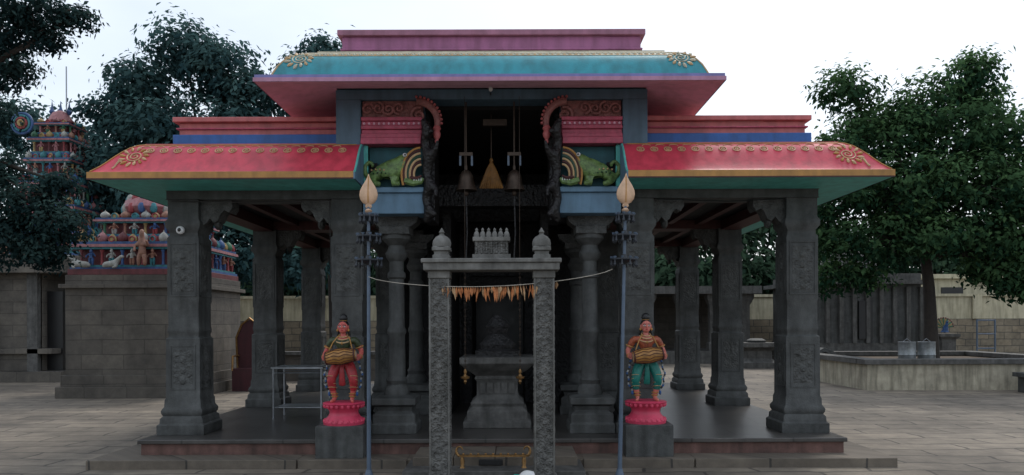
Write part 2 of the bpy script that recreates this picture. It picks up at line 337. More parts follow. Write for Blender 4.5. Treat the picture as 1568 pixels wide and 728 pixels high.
for s in (-1,1):
    T.box('upper_posts',slate,1.58*s,1.88*s,8.9,9.25,3.29,4.345)
    T.box('upper_side_wall',slate,1.70*s,1.868*s,9.25,15.8,3.8,4.47)
    T.box('upper_posts',teal,1.50*s,1.575*s,8.93,9.25,3.29,3.80)
    a,b=.84*s,1.575*s
    T.box('porch_frieze',slate,a,b,9.06,9.3,3.28,4.345)
    T.box('porch_frieze',dusty,a,b,8.96,9.06,4.13,4.345)
    for k,(za,zb,yy) in enumerate(((4.085,4.13,8.88),(4.03,4.085,8.91),(3.985,4.03,8.885),(3.93,3.985,8.915),(3.88,3.93,8.88),(3.80,3.88,8.86))):
        T.box('porch_frieze',roseC,a+s*.002*k,b,yy,9.06,za,zb)
    for k in range(12): T.ell('porch_frieze_beads',pinks,(a+s*(.04+k*.06),8.905,4.055),.016,.012,.018,6,4)
    T.box('porch_frieze',slatel,.80*s,1.56*s,8.92,9.3,2.97,3.22)
    T.box('porch_frieze',slatel,.78*s,1.575*s,8.88,9.3,3.22,3.285)
    T.box('porch_frieze',mat('niche_teal',(.03,.11,.13),.7),a,b,9.03,9.06,3.285,3.80)
    def sp(cx,cz,rad,tn,dirn,r0=.016,ph=0):
        pts=[];rr=[]
        for k in range(26):
            f=k/25; an=ph+f*tn*2*math.pi; r=rad*(1-.82*f)
            pts.append((cx+dirn*r*math.cos(an),8.93,cz+r*math.sin(an))); rr.append(r0*(1-.4*f))
        T.tube('porch_scroll',dusty,pts,rr,6)
    for k in range(4): sp(s*(1.50-k*.125),4.235+.012*(k%2),.075,1.4,s*(1 if k%2 else -1),.018,k*1.57)
    T.tube('porch_scroll',dusty,[(s*(.90-.25*math.sin(k/15*math.pi*.56)),8.87,4.06+.25*math.cos(k/15*math.pi*.56)) for k in range(16)],[.05-.012*k/15 for k in range(16)],9)
    for k in range(11):
        an=k/10*math.pi*.52; T.ell('porch_scroll',coral,(s*(.90-.30*math.sin(an)),8.85,4.06+.30*math.cos(an)),.018,.028,.018,7,5)
    sp(s*.89,4.16,.10,1.5,-s,.026,1.2)
    T.lathe('porch_scroll',coral,s*.66,8.87,[(.01,3.79),(.025,3.82),(.02,3.85),(.042,3.88),(.048,3.92),(.035,3.95),(.055,3.98),(.03,4.02)],10)
    T.box('dark_brackets',blackstone,.70*s,.83*s,9.0,9.5,2.9,3.9)
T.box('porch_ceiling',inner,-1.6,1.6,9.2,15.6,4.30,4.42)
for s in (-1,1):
    T.box('porch_inner_side',blackstone,1.45*s,1.62*s,9.35,15.5,3.25,4.30)
    T.box('porch_inner_side',blackstone,.78*s,1.45*s,9.32,9.6,2.95,4.30)
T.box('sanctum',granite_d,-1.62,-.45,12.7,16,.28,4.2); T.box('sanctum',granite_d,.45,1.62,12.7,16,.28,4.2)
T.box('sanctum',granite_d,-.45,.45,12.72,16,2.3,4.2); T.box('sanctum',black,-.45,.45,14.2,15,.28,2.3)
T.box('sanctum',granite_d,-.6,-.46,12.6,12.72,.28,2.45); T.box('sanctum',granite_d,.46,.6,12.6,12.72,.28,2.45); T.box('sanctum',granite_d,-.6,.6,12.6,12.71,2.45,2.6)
for s in (-1,1):
    T.box('sanctum',granite_d,.66*s,.78*s,10.9,12.6,.285,3.3)
for y in (10.6,12.2): T.box('porch_cross_beam',blackstone,-1.5,1.5,y-.15,y+.15,3.3,3.6)
for s in (-1,1):
    ch=[(s*.80,8.92,2.85,.05),(s*.74,8.88,3.0,.07),(s*.80,8.90,3.15,.06),(s*.73,8.86,3.3,.08),(s*.79,8.88,3.45,.06),(s*.74,8.84,3.62,.085),(s*.80,8.86,3.8,.06),(s*.76,8.80,3.95,.07),(s*.82,8.76,4.08,.03)]
    T.skin('bracket_beast',blackstone,[ch,[(s*.74,8.84,3.62,.085),(s*.66,8.74,3.70,.035),(s*.63,8.70,3.80,.015)],[(s*.73,8.86,3.3,.08),(s*.66,8.76,3.24,.03),(s*.66,8.72,3.14,.02)],[(s*.74,8.88,3.0,.07),(s*.67,8.78,2.93,.03)],[(s*.76,8.80,3.95,.07),(s*.70,8.70,3.9,.03)]],1)
for s in (-1,1):
    for y in (9.32,11.2):
        x=1.22*s
        T.lathe('round_column_bases',granite,x,y,[(.28,.285),(.28,.40),(.26,.42),(.26,.52),(.21,.56),(.23,.62),(.27,.64),(.27,.72),(.18,.75)],sq=True)
        T.lathe('round_columns',granite,x,y,[(.16,.75),(.16,.82),(.12,.88),(.135,.93),(.11,.97),(.105,1.5),(.12,1.52),(.12,1.56),(.10,1.6),(.095,2.2),(.115,2.22),(.115,2.27),(.09,2.3),(.09,2.42),(.13,2.47),(.14,2.52),(.11,2.57),(.10,2.62),(.18,2.70),(.18,2.75)],24)
        T.box('round_column_bases',granite_c,x-.19,x+.19,y-.19,y+.19,2.75,2.85)
        T.prism('corbels',granite_c,[(x-.30,2.97),(x+.30,2.97),(x+.27,2.90),(x+.19,2.84),(x-.19,2.84),(x-.27,2.90)],y-.16,y+.16)
T.box('porch_light_fitting',bronze,-.12,.18,9.25,9.33,4.12,4.2)
# power cables clipped along the beams
T.tube('cables',black,[(-3.95,9.07,3.16),(-3.0,9.06,3.135),(-2.0,9.06,3.15),(-1.98,9.06,2.2)],.006,5)
T.tube('cables',black,[(3.6,9.07,3.16),(2.9,9.06,3.13),(2.02,9.06,3.16)],.006,5)
T.tube('cables',black,[(0,8.88,4.40),(-.01,8.7,4.33),(.0,8.5,4.35)],.005,5); T.ell('cables',white,(0,8.5,4.34),.025,.025,.03,8,6)
T.done(bevel=('plinth','plinth_floor','entry_steps','pillars','wing_parapet','upper_parapet','upper_beam','upper_posts','porch_frieze','round_column_bases','wing_parapet_base'))

yg=mat('yali_green',(.15,.25,.075),.4,.45,22,.3,50); yd=mat('yali_dark_green',(.02,.07,.04),.45)
for s in (-1,1):
    Y=G('yali_sculpture',(s*1.2,8.94,3.29))
    X=lambda v:-s*v
    B=[(X(-.04),0,.20,.10),(X(-.14),0,.20,.105),(X(-.22),0,.15,.085),(X(-.29),0,.10,.05),(X(-.335),0,.16,.034),(X(-.34),0,.25,.028),(X(-.29),0,.31,.026),(X(-.24),0,.28,.024),(X(-.25),0,.24,.02)]
    H=[(X(-.04),0,.20,.10),(X(.06),-.01,.20,.12),(X(.15),-.03,.28,.13),(X(.20),-.04,.38,.09)]
    L1=[(X(-.22),0,.15,.085),(X(-.24),-.05,.07,.05),(X(-.20),-.08,.03,.035),(X(-.13),-.10,.025,.03)]
    L2=[(X(.06),-.01,.20,.12),(X(.05),-.07,.10,.05),(X(.03),-.09,.03,.035),(X(.10),-.12,.025,.03)]
    Y.skin('body',yg,[B,H,L1,L2],2)
    for k,m_ in enumerate((goldl,dred,goldl,yd,goldl,dred,gold)):
        r=.095+.026*k; cx,cz=.36,.13
        Y.tube('mane',m_,[(X(cx-r*.95*math.cos(a)),-.10-.02*math.sin(q/11*3.1),cz+r*1.3*math.sin(a)) for q,a in ((q,math.pi*(-.12+.60*q/11)) for q in range(12))],.0135,6)
    Y.tube('jaw',yg,[(X(.16),-.08,.07),(X(.26),-.09,.035),(X(.35),-.09,.05),(X(.38),-.09,.09)],[.05,.04,.03,.02],8)
    Y.tube('tongue',dred,[(X(.22),-.10,.10),(X(.31),-.11,.09),(X(.36),-.11,.12)],[.025,.02,.01],7)
    for k in range(4): Y.lathe('teeth',white,X(.27+.028*k),-.11,[(.009,.06),(.001,.10)],6)
    for k in range(7):
        Y.ell('spots',goldl,(X(-.24+.05*k),-.095,.19+.01*math.sin(k)),.013,.02,.013,6,4)
        Y.ell('spots',yd,(X(-.22+.05*k),-.10,.15+.01*math.sin(k)),.012,.02,.012,6,4)
    Y.ell('eye',white,(X(.165),-.145,.36),.026,.02,.024); Y.ell('eye',black,(X(.17),-.162,.36),.012,.008,.012)
    Y.done()

# ---------------------------------------------------------------- gateway
A=G('stone_gateway',(.035,7.4,0))
for s in (-1,1):
    x=s*.52
    A.box('posts',granite_lc,x-.095,x+.095,-.095,.095,.12,2.09)
    A.box('posts',granite_l,x-.11,x+.11,-.11,.11,2.09,2.166); A.box('posts',granite_l,x-.13,x+.13,-.13,.13,-.02,.12)
    for e in (-1,1):
        for f in (-1,1): A.box('posts',granite_l,x+e*.092-.010,x+e*.092+.010,f*.092-.010,f*.092+.010,.12,2.09)
    for k in range(17):
        z=.20+k*.112
        for (dx,dy) in ((0,-1),(-s,0),(s,0)):
            def Q(u,zz,o): return (x+u,-.095-o,zz) if dx==0 else (x+dx*(.095+o),u,zz)
            A.add('post_carving',granite_lc,[Q(-.035,z,0),Q(0,z+.042,0),Q(.035,z,0),Q(0,z-.042,0),Q(0,z,.016)],[(0,4,3),(3,4,2),(2,4,1),(1,4,0)])
            for q in (-1,1):
                A.tube('post_carving',granite_lc,[Q(q*.008,z+.045,.001),Q(q*.04,z+.068,.005),Q(q*.068,z+.045,.004),Q(q*.062,z+.012,.004),Q(q*.045,z+.02,.001)],[.004,.009,.009,.006,.003],5)
    A.lathe('finials',granite_l,s*.50,0,[(.085,2.28),(.085,2.32),(.07,2.33),(.07,2.36),(.09,2.37),(.09,2.40),(.075,2.41)],sq=True)
    A.lathe('finials',granite_l,s*.50,0,[(.09,2.41),(.095,2.44),(.085,2.48),(.06,2.51),(.03,2.525),(.02,2.54),(.03,2.555),(.018,2.575),(.004,2.60)],14)
A.box('lintel',granite_l,-.67,.67,-.16,.16,2.166,2.24); A.box('lintel',granite_l,-.69,.69,-.18,.18,2.24,2.282)
A.box('crest',granite_l,-.19,.19,-.08,.08,2.282,2.33); A.box('crest',granite_lc,-.165,.165,-.07,.07,2.33,2.46); A.box('crest',granite_l,-.185,.185,-.09,.09,2.46,2.50)
for k in range(6):
    x=-.15+k*.06; A.lathe('crest',granite_l,x,0,[(.026,2.50),(.03,2.53),(.022,2.555),(.012,2.565),(.016,2.58),(.003,2.60)],8)
for k in range(7): A.lathe('crest',granite_lc,-.15+k*.05,-.075,[(.014,2.34),(.010,2.36),(.010,2.43),(.016,2.45)],6)
A.done(bevel=('posts','lintel','crest'))

b=G('brass_threshold_rail',(.03,7.90,.0))
b.box('bar',brass,-.36,.36,-.025,.025,.215,.235)
for k in range(9): b.ell('studs',brass,(-.32+k*.08,0,.242),.014,.014,.014,8,5)
for s in (-1,1):
    b.tube('scroll_ends',brass,[(s*(.36+.035*math.sin(k*.55)),0,.225+.05*(1-math.cos(k*.55))) for k in range(9)],[.018-.0014*k for k in range(9)],7)
    b.lathe('feet',brass,s*.33,0,[(.03,.095),(.018,.12),(.025,.17),(.015,.215)],10)
b.done()

a=G('stone_altar',(.04,9.95,0))
a.lathe('pedestal',granite_m,0,0,[(.44,.285),(.44,.37),(.39,.40),(.39,.50),(.33,.55),(.35,.60),(.30,.64),(.27,.70),(.27,.88),(.30,.92),(.28,.95),(.34,1.0),(.40,1.04),(.46,1.10),(.48,1.12),(.48,1.20)],sq=True)
for k in range(5): a.box('carved_panels',granite_m,-.23+k*.095,-.23+k*.095+.075,-.282,-.26,.72,.86)
a.lathe('top_stone',granite_d,0,0,[(.30,1.20),(.30,1.27),(.22,1.30),(.24,1.36),(.12,1.5),(.16,1.6),(.05,1.75)],16)
a.done(bevel=('pedestal',))

for x in (-.31,.27):
    h=G('temple_bell',(x,8.9,3.24))
    h.lathe('bell',bronze,0,0,[(.128,0),(.122,.02),(.10,.07),(.088,.14),(.08,.19),(.05,.235),(.02,.25),(.018,.30)],20)
    h.tube('clapper_rope',granite_d,[(0,0,.2),(0,0,-.12),(.01,0,-.5),(-.01,0,-.9)],.009,6); h.ell('clapper',bronze,(0,0,-.03),.03,.03,.04)
    h.tube('hanging_rod',bronze,[(0,0,.28),(0,0,1.07)],.010,6); h.box('hanging_rod',bronze,-.08,.08,-.02,.02,.42,.46)
    for q in (-.07,.07): h.box('hanging_rod',steelb,q-.012,q+.012,-.02,.02,.30,.418)
    h.done()
h=G('golden_canopy_tassel',(-.02,9.4,3.36))
gm=mat('gilded_cloth',(.28,.13,.03),.6,.35,12,.4,40)
for k in range(11):
    q=-1+k*.2; h.tube('ribs',gm,[(0,0,.34),(q*.045,-.02,.24),(q*.10,-.03,.09),(q*.14,0,0)],[.01,.018,.021,.016],6)
h.ell('knob',gm,(0,0,.35),.025,.025,.035); h.tube('cord',bronze,[(0,0,.34),(0,0,.94)],.008,5); h.done()
for x in (-.32,.33):
    h=G('hanging_oil_lamp',(x,8.75,.98))
    h.lathe('lamp',brass,0,0,[(.005,-.06),(.02,-.03),(.012,-.01),(.05,.01),(.055,.03),(.03,.035),(.012,.06),(.02,.09),(.008,.12)],14)
    for k in range(30): h.ring('chain',bronze,(0,0,.14+k*.038),.011,.0035,(1,0,0) if k%2 else (0,1,0),8,4,1)
    h.tube('chain',bronze,[(0,0,.1),(0,0,3.35)],.003,4); h.done()

def pole(x,lean):
    p=G('vel_lamp_pole',(x,7.7,0)); p.e.rotation_euler=(0,-lean,0)
    p.lathe('shaft',steelb,0,0,[(.024,0),(.02,1.2),(.017,2.6),(.016,2.86)],12); p.lathe('foot',steelb,0,0,[(.12,0),(.12,.02),(.05,.04),(.03,.12)],14)
    pr=[(.012,2.84),(.035,2.86),(.03,2.885),(.06,2.90),(.088,2.94),(.097,2.985),(.09,3.03),(.066,3.08),(.034,3.13),(.013,3.17),(.003,3.205)]
    p.lathe('spear_head',copper,0,0,pr,20,flat=.32)
    p.tube('spear_head',gold,[(0,-.03,2.9),(0,-.034,2.98),(0,-.022,3.08),(0,-.004,3.18)],.006,5)
    p.lathe('spear_head',copper,0,0,[(.03,2.80),(.04,2.82),(.02,2.84)],12)
    dk=mat('lamp_tier_dark',(.03,.035,.045),.45,.2,9,.1,40)
    for z,r in ((2.76,.095),(2.55,.125),(2.30,.14)):
        p.lathe('lamp_tiers',dk,0,0,[(.02,z-.05),(.035,z-.03),(r*.9,z-.012),(r,z),(r,z+.012),(.03,z+.01),(.03,z+.04),(.018,z+.06)],20)
        for k in range(10):
            an=2*math.pi*k/10; cx,cy=r*.95*math.cos(an),r*.95*math.sin(an)
            p.lathe('lamp_cups',dk,cx,cy,[(.004,z-.075),(.016,z-.055),(.010,z-.03),(.006,z)],6)
            p.lathe('lamp_cups',steelb,cx,cy,[(.010,z+.01),(.019,z+.03),(.016,z+.032)],7)
    p.done()
pole(-1.262,-.002); pole(1.352,-.025)

gl=G('leaf_garland'); lm=mat('dry_orange_leaf',(.50,.18,.06),.7,.35,25,.2,50); lm2=mat('pale_dry_leaf',(.48,.29,.15),.7,.3,25)
def sag(t):
    x=-1.25+2.53*t; z=2.13+.07*t-.16*math.sin(math.pi*t)**.7; return Vector((x,7.66-.42*math.sin(math.pi*t),z))
gl.tube('string',mat('cotton_string',(.5,.45,.38),.9),[sag(i/30) for i in range(31)],.0035,5)
for k in range(66):
    t=.315+.45*k/65; p=sag(t); l=random.uniform(.06,.17); w=random.uniform(.010,.019); a=random.uniform(-.5,.5); d=Vector((math.sin(a)*.7,random.uniform(-.25,.1),-1)).normalized(); u=Vector((math.cos(a*3),math.sin(a*3),0))
    gl.add('leaves',random.choice([lm,lm,lm2]),[p,p+d*l*.45+u*w,p+d*l,p+d*l*.45-u*w+Vector((0,.008,0))],[(0,1,2),(0,2,3)])
gl.done()

# ---------------------------------------------------------------- drummer statues
def statue(loc,skinc,blouse,lower,name='drummer_statue'):
    S=G(name,loc)
    S.box('stone_block',granite,-.275,.275,-.20,.34,.0,.37)
    pk=mat('lotus_pink_paint',(.66,.055,.12),.42,.12,6)
    S.lathe('lotus_pedestal',pk,0,.05,[(.235,.37),(.24,.40),(.22,.43),(.185,.46),(.165,.50),(.17,.53),(.205,.57),(.235,.60),(.245,.615),(.23,.625)],28)
    for k in range(22):
        an=2*math.pi*k/22; S.ell('lotus_petals',pk,(.222*math.cos(an),.05+.222*math.sin(an),.588),.022,.022,.028,7,5); S.ell('lotus_petals',pk,(.222*math.cos(an),.05+.222*math.sin(an),.410),.022,.022,.026,7,5)
    z=.625
    def P(x,y,h,r,r2=None): return (x,y+.03,z+h,r,r2 or r)
    pel=P(0,0,.485,.08,.066)
    torso=[pel,P(0,.005,.56,.060,.053),P(0,-.005,.63,.075,.058),P(0,0,.70,.092,.06),P(0,.005,.75,.066,.048),P(0,0,.785,.030),P(0,-.008,.83,.036,.038)]
    ch=[torso]
    for s in (-1,1):
        hip=P(s*.066,0,.455,.066); knee=P(s*.132,-.075,.265,.045); ank=P(s*.10,.0,.055,.027)
        ch.append([pel,hip,P(s*.105,-.04,.36,.060),knee,P(s*.128,-.03,.18,.043),ank,P(s*.108,-.045,.022,.027,.022),P(s*.13,-.10,.014,.022,.013)])
        sh=P(s*.128,.005,.735,.042); el=P(s*.205,.03,.595,.031); wr=P(s*.212,-.085,.53,.020)
        ch.append([torso[3],sh,P(s*.172,.02,.665,.038),el,P(s*.213,-.03,.56,.028),wr,P(s*.214,-.115,.527,.023,.014),P(s*.210,-.135,.525,.024,.013)])
    S.skin('body',skinc,ch,2)
    for s in (-1,1):
        for k,l in enumerate((.036,.044,.047,.042)):
            zz=.507+.0125*k
            S.skin('finger_%d'%(k+1),skinc,[[P(s*.211,-.13,zz,.007),P(s*.209,-.13-l*.45,zz+.003*(k-1.5),.0066),P(s*.198,-.13-l*.8,zz+.004*(k-1.5),.006),P(s*.185,-.13-l,zz+.004*(k-1.5),.005)]],1)
        S.skin('thumb',skinc,[[P(s*.208,-.105,.54,.009),P(s*.200,-.122,.56,.008),P(s*.188,-.14,.568,.006)]],1)
    hc=(0,.012,z+.878)
    S.ell('head',skinc,hc,.060,.064,.072,18,12)
    S.ell('head',skinc,(0,-.010,z+.838),.041,.044,.036,14,8)
    S.skin('nose',skinc,[[(0,-.049,z+.890,.007),(0,-.060,z+.872,.010),(0,-.064,z+.861,.012,.009)]],1)
    eb=mat('eye_white',(.8,.8,.76),.3,.02)
    for s in (-1,1):
        S.ell('eyes',eb,(s*.024,-.045,z+.882),.015,.010,.0095,10,6); S.ell('eyes',black,(s*.024,-.0545,z+.882),.0065,.003,.007,8,5)
        S.tube('eyebrows',black,[(s*.009,-.053,z+.898),(s*.024,-.050,z+.905),(s*.042,-.038,z+.897)],.0034,5)
        S.ell('ears',skinc,(s*.061,.018,z+.874),.009,.016,.026,8,6); S.ell('earrings',gold,(s*.064,.010,z+.842),.014,.012,.017,8,6)
    lip=mat('lip_red',(.45,.015,.02),.4,.05); S.tube('mouth',lip,[(-.017,-.048,z+.845),(0,-.056,z+.842),(.017,-.048,z+.845)],[.0035,.007,.0035],6)
    S.tube('forehead_mark',lip,[(0,-.055,z+.905),(0,-.049,z+.92)],.004,5)
    S.ell('hair',black,(0,.030,z+.898),.065,.064,.066,18,10)
    S.lathe('hair',black,0,.035,[(.03,z+.94),(.046,z+.962),(.050,z+.985),(.042,z+1.01),(.022,z+1.028),(.004,z+1.034)],14); S.ring('hair_band',gold,(0,.035,z+.952),.038,.006)
    for s in (-1,1):
        S.skin('hair_lock',black,[[(s*.052,.03,z+.87,.018),(s*.060,.045,z+.82,.018),(s*.075,.05,z+.77,.013)]],1)
    S.skin('blouse',blouse,[[P(0,.005,.575,.064,.058),P(0,-.005,.63,.083,.066),P(0,0,.70,.099,.068),P(0,.003,.742,.075,.056)]]+[[P(0,0,.70,.099,.068),P(s*.130,.006,.735,.050),P(s*.170,.02,.668,.045),P(s*.184,.025,.64,.040)] for s in (-1,1)],2)
    S.skin('lower_garment',lower,[[P(0,.003,.54,.070,.063),P(0,0,.485,.088,.076)]]+[[P(0,0,.485,.088,.076),P(s*.068,0,.455,.074),P(s*.105,-.04,.36,.069),P(s*.132,-.075,.265,.053),P(s*.128,-.035,.19,.050),P(s*.112,-.01,.11,.037)] for s in (-1,1)],2)
    S.skin('front_pleat',lower,[[P(0,-.06,.47,.02,.012),P(0,-.09,.38,.03,.012),P(0,-.08,.25,.04,.012),P(0,-.06,.19,.045,.012)]],1)
    for s in (-1,1):
        for k in range(4): S.ring('garment_bands',goldl,(s*(.122+.004*k),.03-.035-.012*k,z+.17+.045*k),.052-.001*k,.0035,(0,.25,1),14,5)
    S.ring('belt',gold,(0,.03,z+.545),.072,.011,n=20); S.ring('belt',goldl,(0,.03,z+.525),.083,.008,n=20)
    for k in range(7):
        an=math.pi*(1.15+.7*k/6); S.ell('belt_pendants',goldl,(.090*math.cos(an),.03+.086*math.sin(an),z+.50),.009,.009,.018,6,5)
    for q,zz in ((.050,.780),(.068,.758),(.085,.728)): S.ring('necklace',goldl,(0,.02,z+zz),q,.007,(0,-.45,1),18)
    S.ell('pendant',gold,(0,-.055,z+.69),.014,.01,.018)
    for s in (-1,1):
        S.ring('armlets',gold,(s*.182,.055,z+.645),.044,.008,(s*.3,.2,-1)); S.ring('bracelets',gold,(s*.211,-.045,z+.532),.024,.007,(0,-1,-.3),12)
        S.ring('anklets',gold,(s*.103,.027,z+.068),.034,.008); S.ring('anklets',gold,(s*.108,.020,z+.10),.040,.006)
        sb=mat('cord_blue',(.02,.10,.30),.5); sw=mat('cord_pale',(.35,.37,.38),.6)
        pts=[(s*(.17+.045*math.sin(i/15*math.pi)+.010*math.sin(i*1.2)),.03-.02*i/15,z+.48-.36*i/15) for i in range(16)]
        for i in range(15): S.tube('side_cord',(sb,black,sw)[i%3],[pts[i],pts[i+1]],.011,6)
        S.ell('side_cord',sb,(pts[-1][0],pts[-1][1],pts[-1][2]-.02),.015,.015,.03)
    wood=mat('drum_ochre',(.42,.20,.05),.4,.25,14,.2,40); hide=mat('drum_hide',(.55,.43,.3),.6,.1)
    M=Matrix.Rotation(R(-7),4,'Y')
    pr=[(.058,-.178),(.068,-.165),(.072,-.15),(.087,-.06),(.091,0),(.087,.06),(.068,.15),(.064,.165),(.054,.178)]
    Mx=M@Matrix.Rotation(R(90),4,'Y')
    c=Vector((0,-.122,z+.540)); ax=(M@Vector((1,0,0))); q=(Mx.to_3x3())
    S.lathe('drum',wood,0,0,pr,20,M=Matrix.Translation(c)@Mx)
    for s in (-1,1):
        S.ring('drum_rims',dred,c+ax*s*.165,.068,.009,ax,20); S.lathe('drum_heads',hide,0,0,[(.054,s*.177),(.02,s*.1805)],18,M=Matrix.Translation(c)@Mx)
    for k in range(14):
        a0=2*math.pi*k/14; a1=a0+.22
        S.tube('drum_straps',dred,[c+q@Vector((r*1.03*math.cos(a0+(a1-a0)*(j%2)),r*1.03*math.sin(a0+(a1-a0)*(j%2)),h)) for j,(r,h) in enumerate(pr[1:8])],.0042,4)
    S.tube('drum_sling',gold,[(-.14,-.10,z+.60),(-.10,-.065,z+.70),(-.05,-.01,z+.775),(.0,.055,z+.785),(.08,-.01,z+.75),(.13,-.09,z+.62)],.007,5)
    S.done(bevel=('stone_block',)); return S
redskin=mat('statue_red_skin',(.60,.13,.11),.38,.08,8,.05,30,streak=.1); pinkskin=mat('statue_pink_skin',(.62,.19,.15),.38,.08,8,.05,30,streak=.1)
grn=mat('statue_dark_green_cloth',(.055,.075,.03),.4,.5,40,.2,60); rd=mat('statue_red_cloth',(.46,.035,.045),.4,.25,30,.1,60)
orc=mat('statue_russet_cloth',(.42,.10,.045),.4,.4,40,.2,60); tlc=mat('statue_teal_cloth',(.01,.20,.165),.4,.2,30,.1,60)
statue((-1.74,8.62,.10),redskin,grn,rd); statue((1.81,8.66,.10),pinkskin,orc,tlc)

t=G('steel_table',(-2.82,10.75,.285))
for x in (-.34,.34):
    for y in (-.25,.25): t.tube('legs',steel,[(x,y,0),(x,y,.72)],.012,8)
t.box('top',steel,-.37,.37,-.28,.28,.72,.74); t.box('shelf',steel,-.33,.33,-.24,.24,.16,.17)
for y in (-.25,.25): t.tube('rails',steel,[(-.34,y,.66),(.34,y,.66)],.010,6)
t.done()
t=G('dome_security_camera',(-3.84,9.09,2.80)); t.lathe('housing',white,0,0,[(.05,0),(.05,.02),(.04,.035),(.02,.045)],16,axis='y',M=Matrix.Scale(-1,4,(0,1,0))); t.ell('lens',black,(0,-.035,0),.026,.02,.026); t.done()
t=G('cloth_bag',(.36,6.95,0)); wc=mat('white_cloth',(.66,.66,.65),.8,.05,5,.3,20)
t.skin('bag',wc,[[(0,0,.02,.12,.10),(0,0,.12,.14,.11),(.01,0,.21,.10,.07),(.0,0,.27,.03)],[(.01,0,.21,.10,.07),(.08,0,.22,.035)]],2)
t.ring('stripe',mat('teal_trim',(.02,.35,.3),.6),(0,0,.17),.115,.012,(.3,0,1)); t.done()

# ---------------------------------------------------------------- gopuram towers
PAL=[mat('tw_'+n,c,.55,.25,10) for n,c in (('blue',(.04,.10,.25)),('red',(.30,.05,.055)),('pink',(.38,.16,.17)),('yellow',(.38,.27,.11)),('cyan',(.04,.21,.24)),('white',(.36,.36,.33)),('skin',(.32,.16,.11)),('green',(.05,.17,.09)),('maroon',(.14,.03,.035)))]
def tower(g,cx,cy,z,w,d,tiers,taper,th,rnd):
    for t_ in range(tiers):
        hw,hd=w/2,d/2
        def slab(h0,h1,e,m): g.box('tiers',m,cx-hw-e,cx+hw+e,cy-hd-e,cy+hd+e,z+h0,z+h1)
        slab(0,th*.10,.04,PAL[0]); slab(th*.10,th*.16,.0,PAL[4]); slab(th*.16,th*.62,-.12,PAL[8]); slab(th*.62,th*.68,.02,PAL[4]); slab(th*.68,th*.76,.06,PAL[2]); slab(th*.76,th*.84,.02,PAL[0]); slab(th*.84,th,-.10,PAL[1])
        for face in (0,1):
            nn=max(3,int((w if face==0 else d)/.24))
            for k in range(nn):
                f=(k+.5)/nn*2-1
                if face==0: x,y=cx+f*hw*.94,cy-hd+.02
                else: x,y=cx+(hw-.02)*(1 if cx<0 else -1),cy+f*hd*.94
                if k%2==0:
                    g.lathe('pilasters',rnd.choice(PAL),x,y,[(.045,z+th*.16),(.03,z+th*.22),(.03,z+th*.52),(.055,z+th*.6)],8)
                    g.lathe('domes',rnd.choice(PAL),x,y+.03,[(.08,z+th*.84),(.10,z+th*.88),(.11,z+th*.95),(.09,z+th*1.03),(.045,z+th*1.09),(.015,z+th*1.12),(.005,z+th*1.18)],10)
                else:
                    m=rnd.choice([PAL[6],PAL[6],PAL[2],PAL[0],PAL[5],PAL[7]]); m2=rnd.choice(PAL); h=th*.46; b0=z+th*.16
                    for q in (-.03,.03): g.lathe('figures',m2,x+q,y-.03,[(.02,b0),(.03,b0+h*.2),(.035,b0+h*.45)],7)
                    g.lathe('figures',m,x,y-.03,[(.05,b0+h*.42),(.04,b0+h*.52),(.065,b0+h*.70),(.02,b0+h*.76),(.035,b0+h*.82),(.035,b0+h*.9),(.02,b0+h*1.0),(.004,b0+h*1.08)],9)
                    for s in (-1,1): g.tube('figures',m,[(x+s*.055,y-.03,b0+h*.68),(x+s*.10,y-.05,b0+h*.56),(x+s*.08,y-.1,b0+h*(.75 if s>0 else .45))],[.02,.016,.012],6)
                    g.lathe('arch_niches',rnd.choice([PAL[3],PAL[4],PAL[1]]),x,y+.01,[(.09,z+th*.84),(.10,z+th*.92),(.07,z+th*1.0),(.02,z+th*1.06)],10,flat=.4)
                    g.ring('arches',rnd.choice([PAL[3],PAL[4],PAL[1]]),(x,y-.03,z+th*.91),.06,.014,(0,1,0),12,6)
        z+=th; w*=taper; d*=taper; th*=.93
    return z,w,d
rn=random.Random(3); TX=-15.45
g=G('tall_gopuram_tower'); g.box('stone_base',wallst,TX-1.5,TX+1.5,24.2,27.2,0,3.9)
z,w,d=tower(g,TX,25.7,3.9,2.7,2.7,5,.84,.97,rn)
z,w,d=tower(g,TX,25.7,z,w*1.0,d*.9,1,.6,.5,rn)
g.lathe('barrel_vault',PAL[2],TX,25.7,[(w/2,z),(w/2+.05,z+.06),(w*.5,z+.2),(w*.36,z+.36),(.08,z+.45)],18)
for k in (-.3,0,.3): g.lathe('kalasam_finials',PAL[0],TX+k,25.7,[(.04,z+.3),(.1,z+.42),(.05,z+.52),(.03,z+.6),(.005,z+.8)],10)
for k in range(4): g.ring('crown_arch',PAL[(0,4,1,3)[k]],(TX-.55,24.5-.02*k,z-.3),.34-.085*k,.045,(0,1,0),20,6)
g.tube('lightning_rod',steel,[(TX+.2,25.7,z+.1),(TX+.2,25.7,z+2.0)],.022,6); g.done()
g=G('painted_shrine')
g.box('walls',wallst,-9.75,-6.9,16.5,19.4,.25,2.75); g.box('walls',wallst,-9.9,-6.75,16.35,19.55,0,.25); g.box('walls',wallst,-9.82,-6.83,16.42,19.5,.25,.5)
g.box('walls',wallst,-9.85,-6.8,16.40,19.5,2.45,2.54); g.box('walls',PAL[8],-9.7,-6.95,16.5,19.4,2.75,2.88)
z,w,d=tower(g,-8.35,18.0,2.86,2.7,2.6,1,.76,.78,rn)
z,w,d=tower(g,-8.35,18.0,z,2.0,1.9,1,.72,.55,rn)
g.lathe('lotus_dome',PAL[2],-8.35,17.8,[(.55,z),(.66,z+.08),(.72,z+.2),(.64,z+.38),(.45,z+.5),(.25,z+.58),(.1,z+.62)],20)
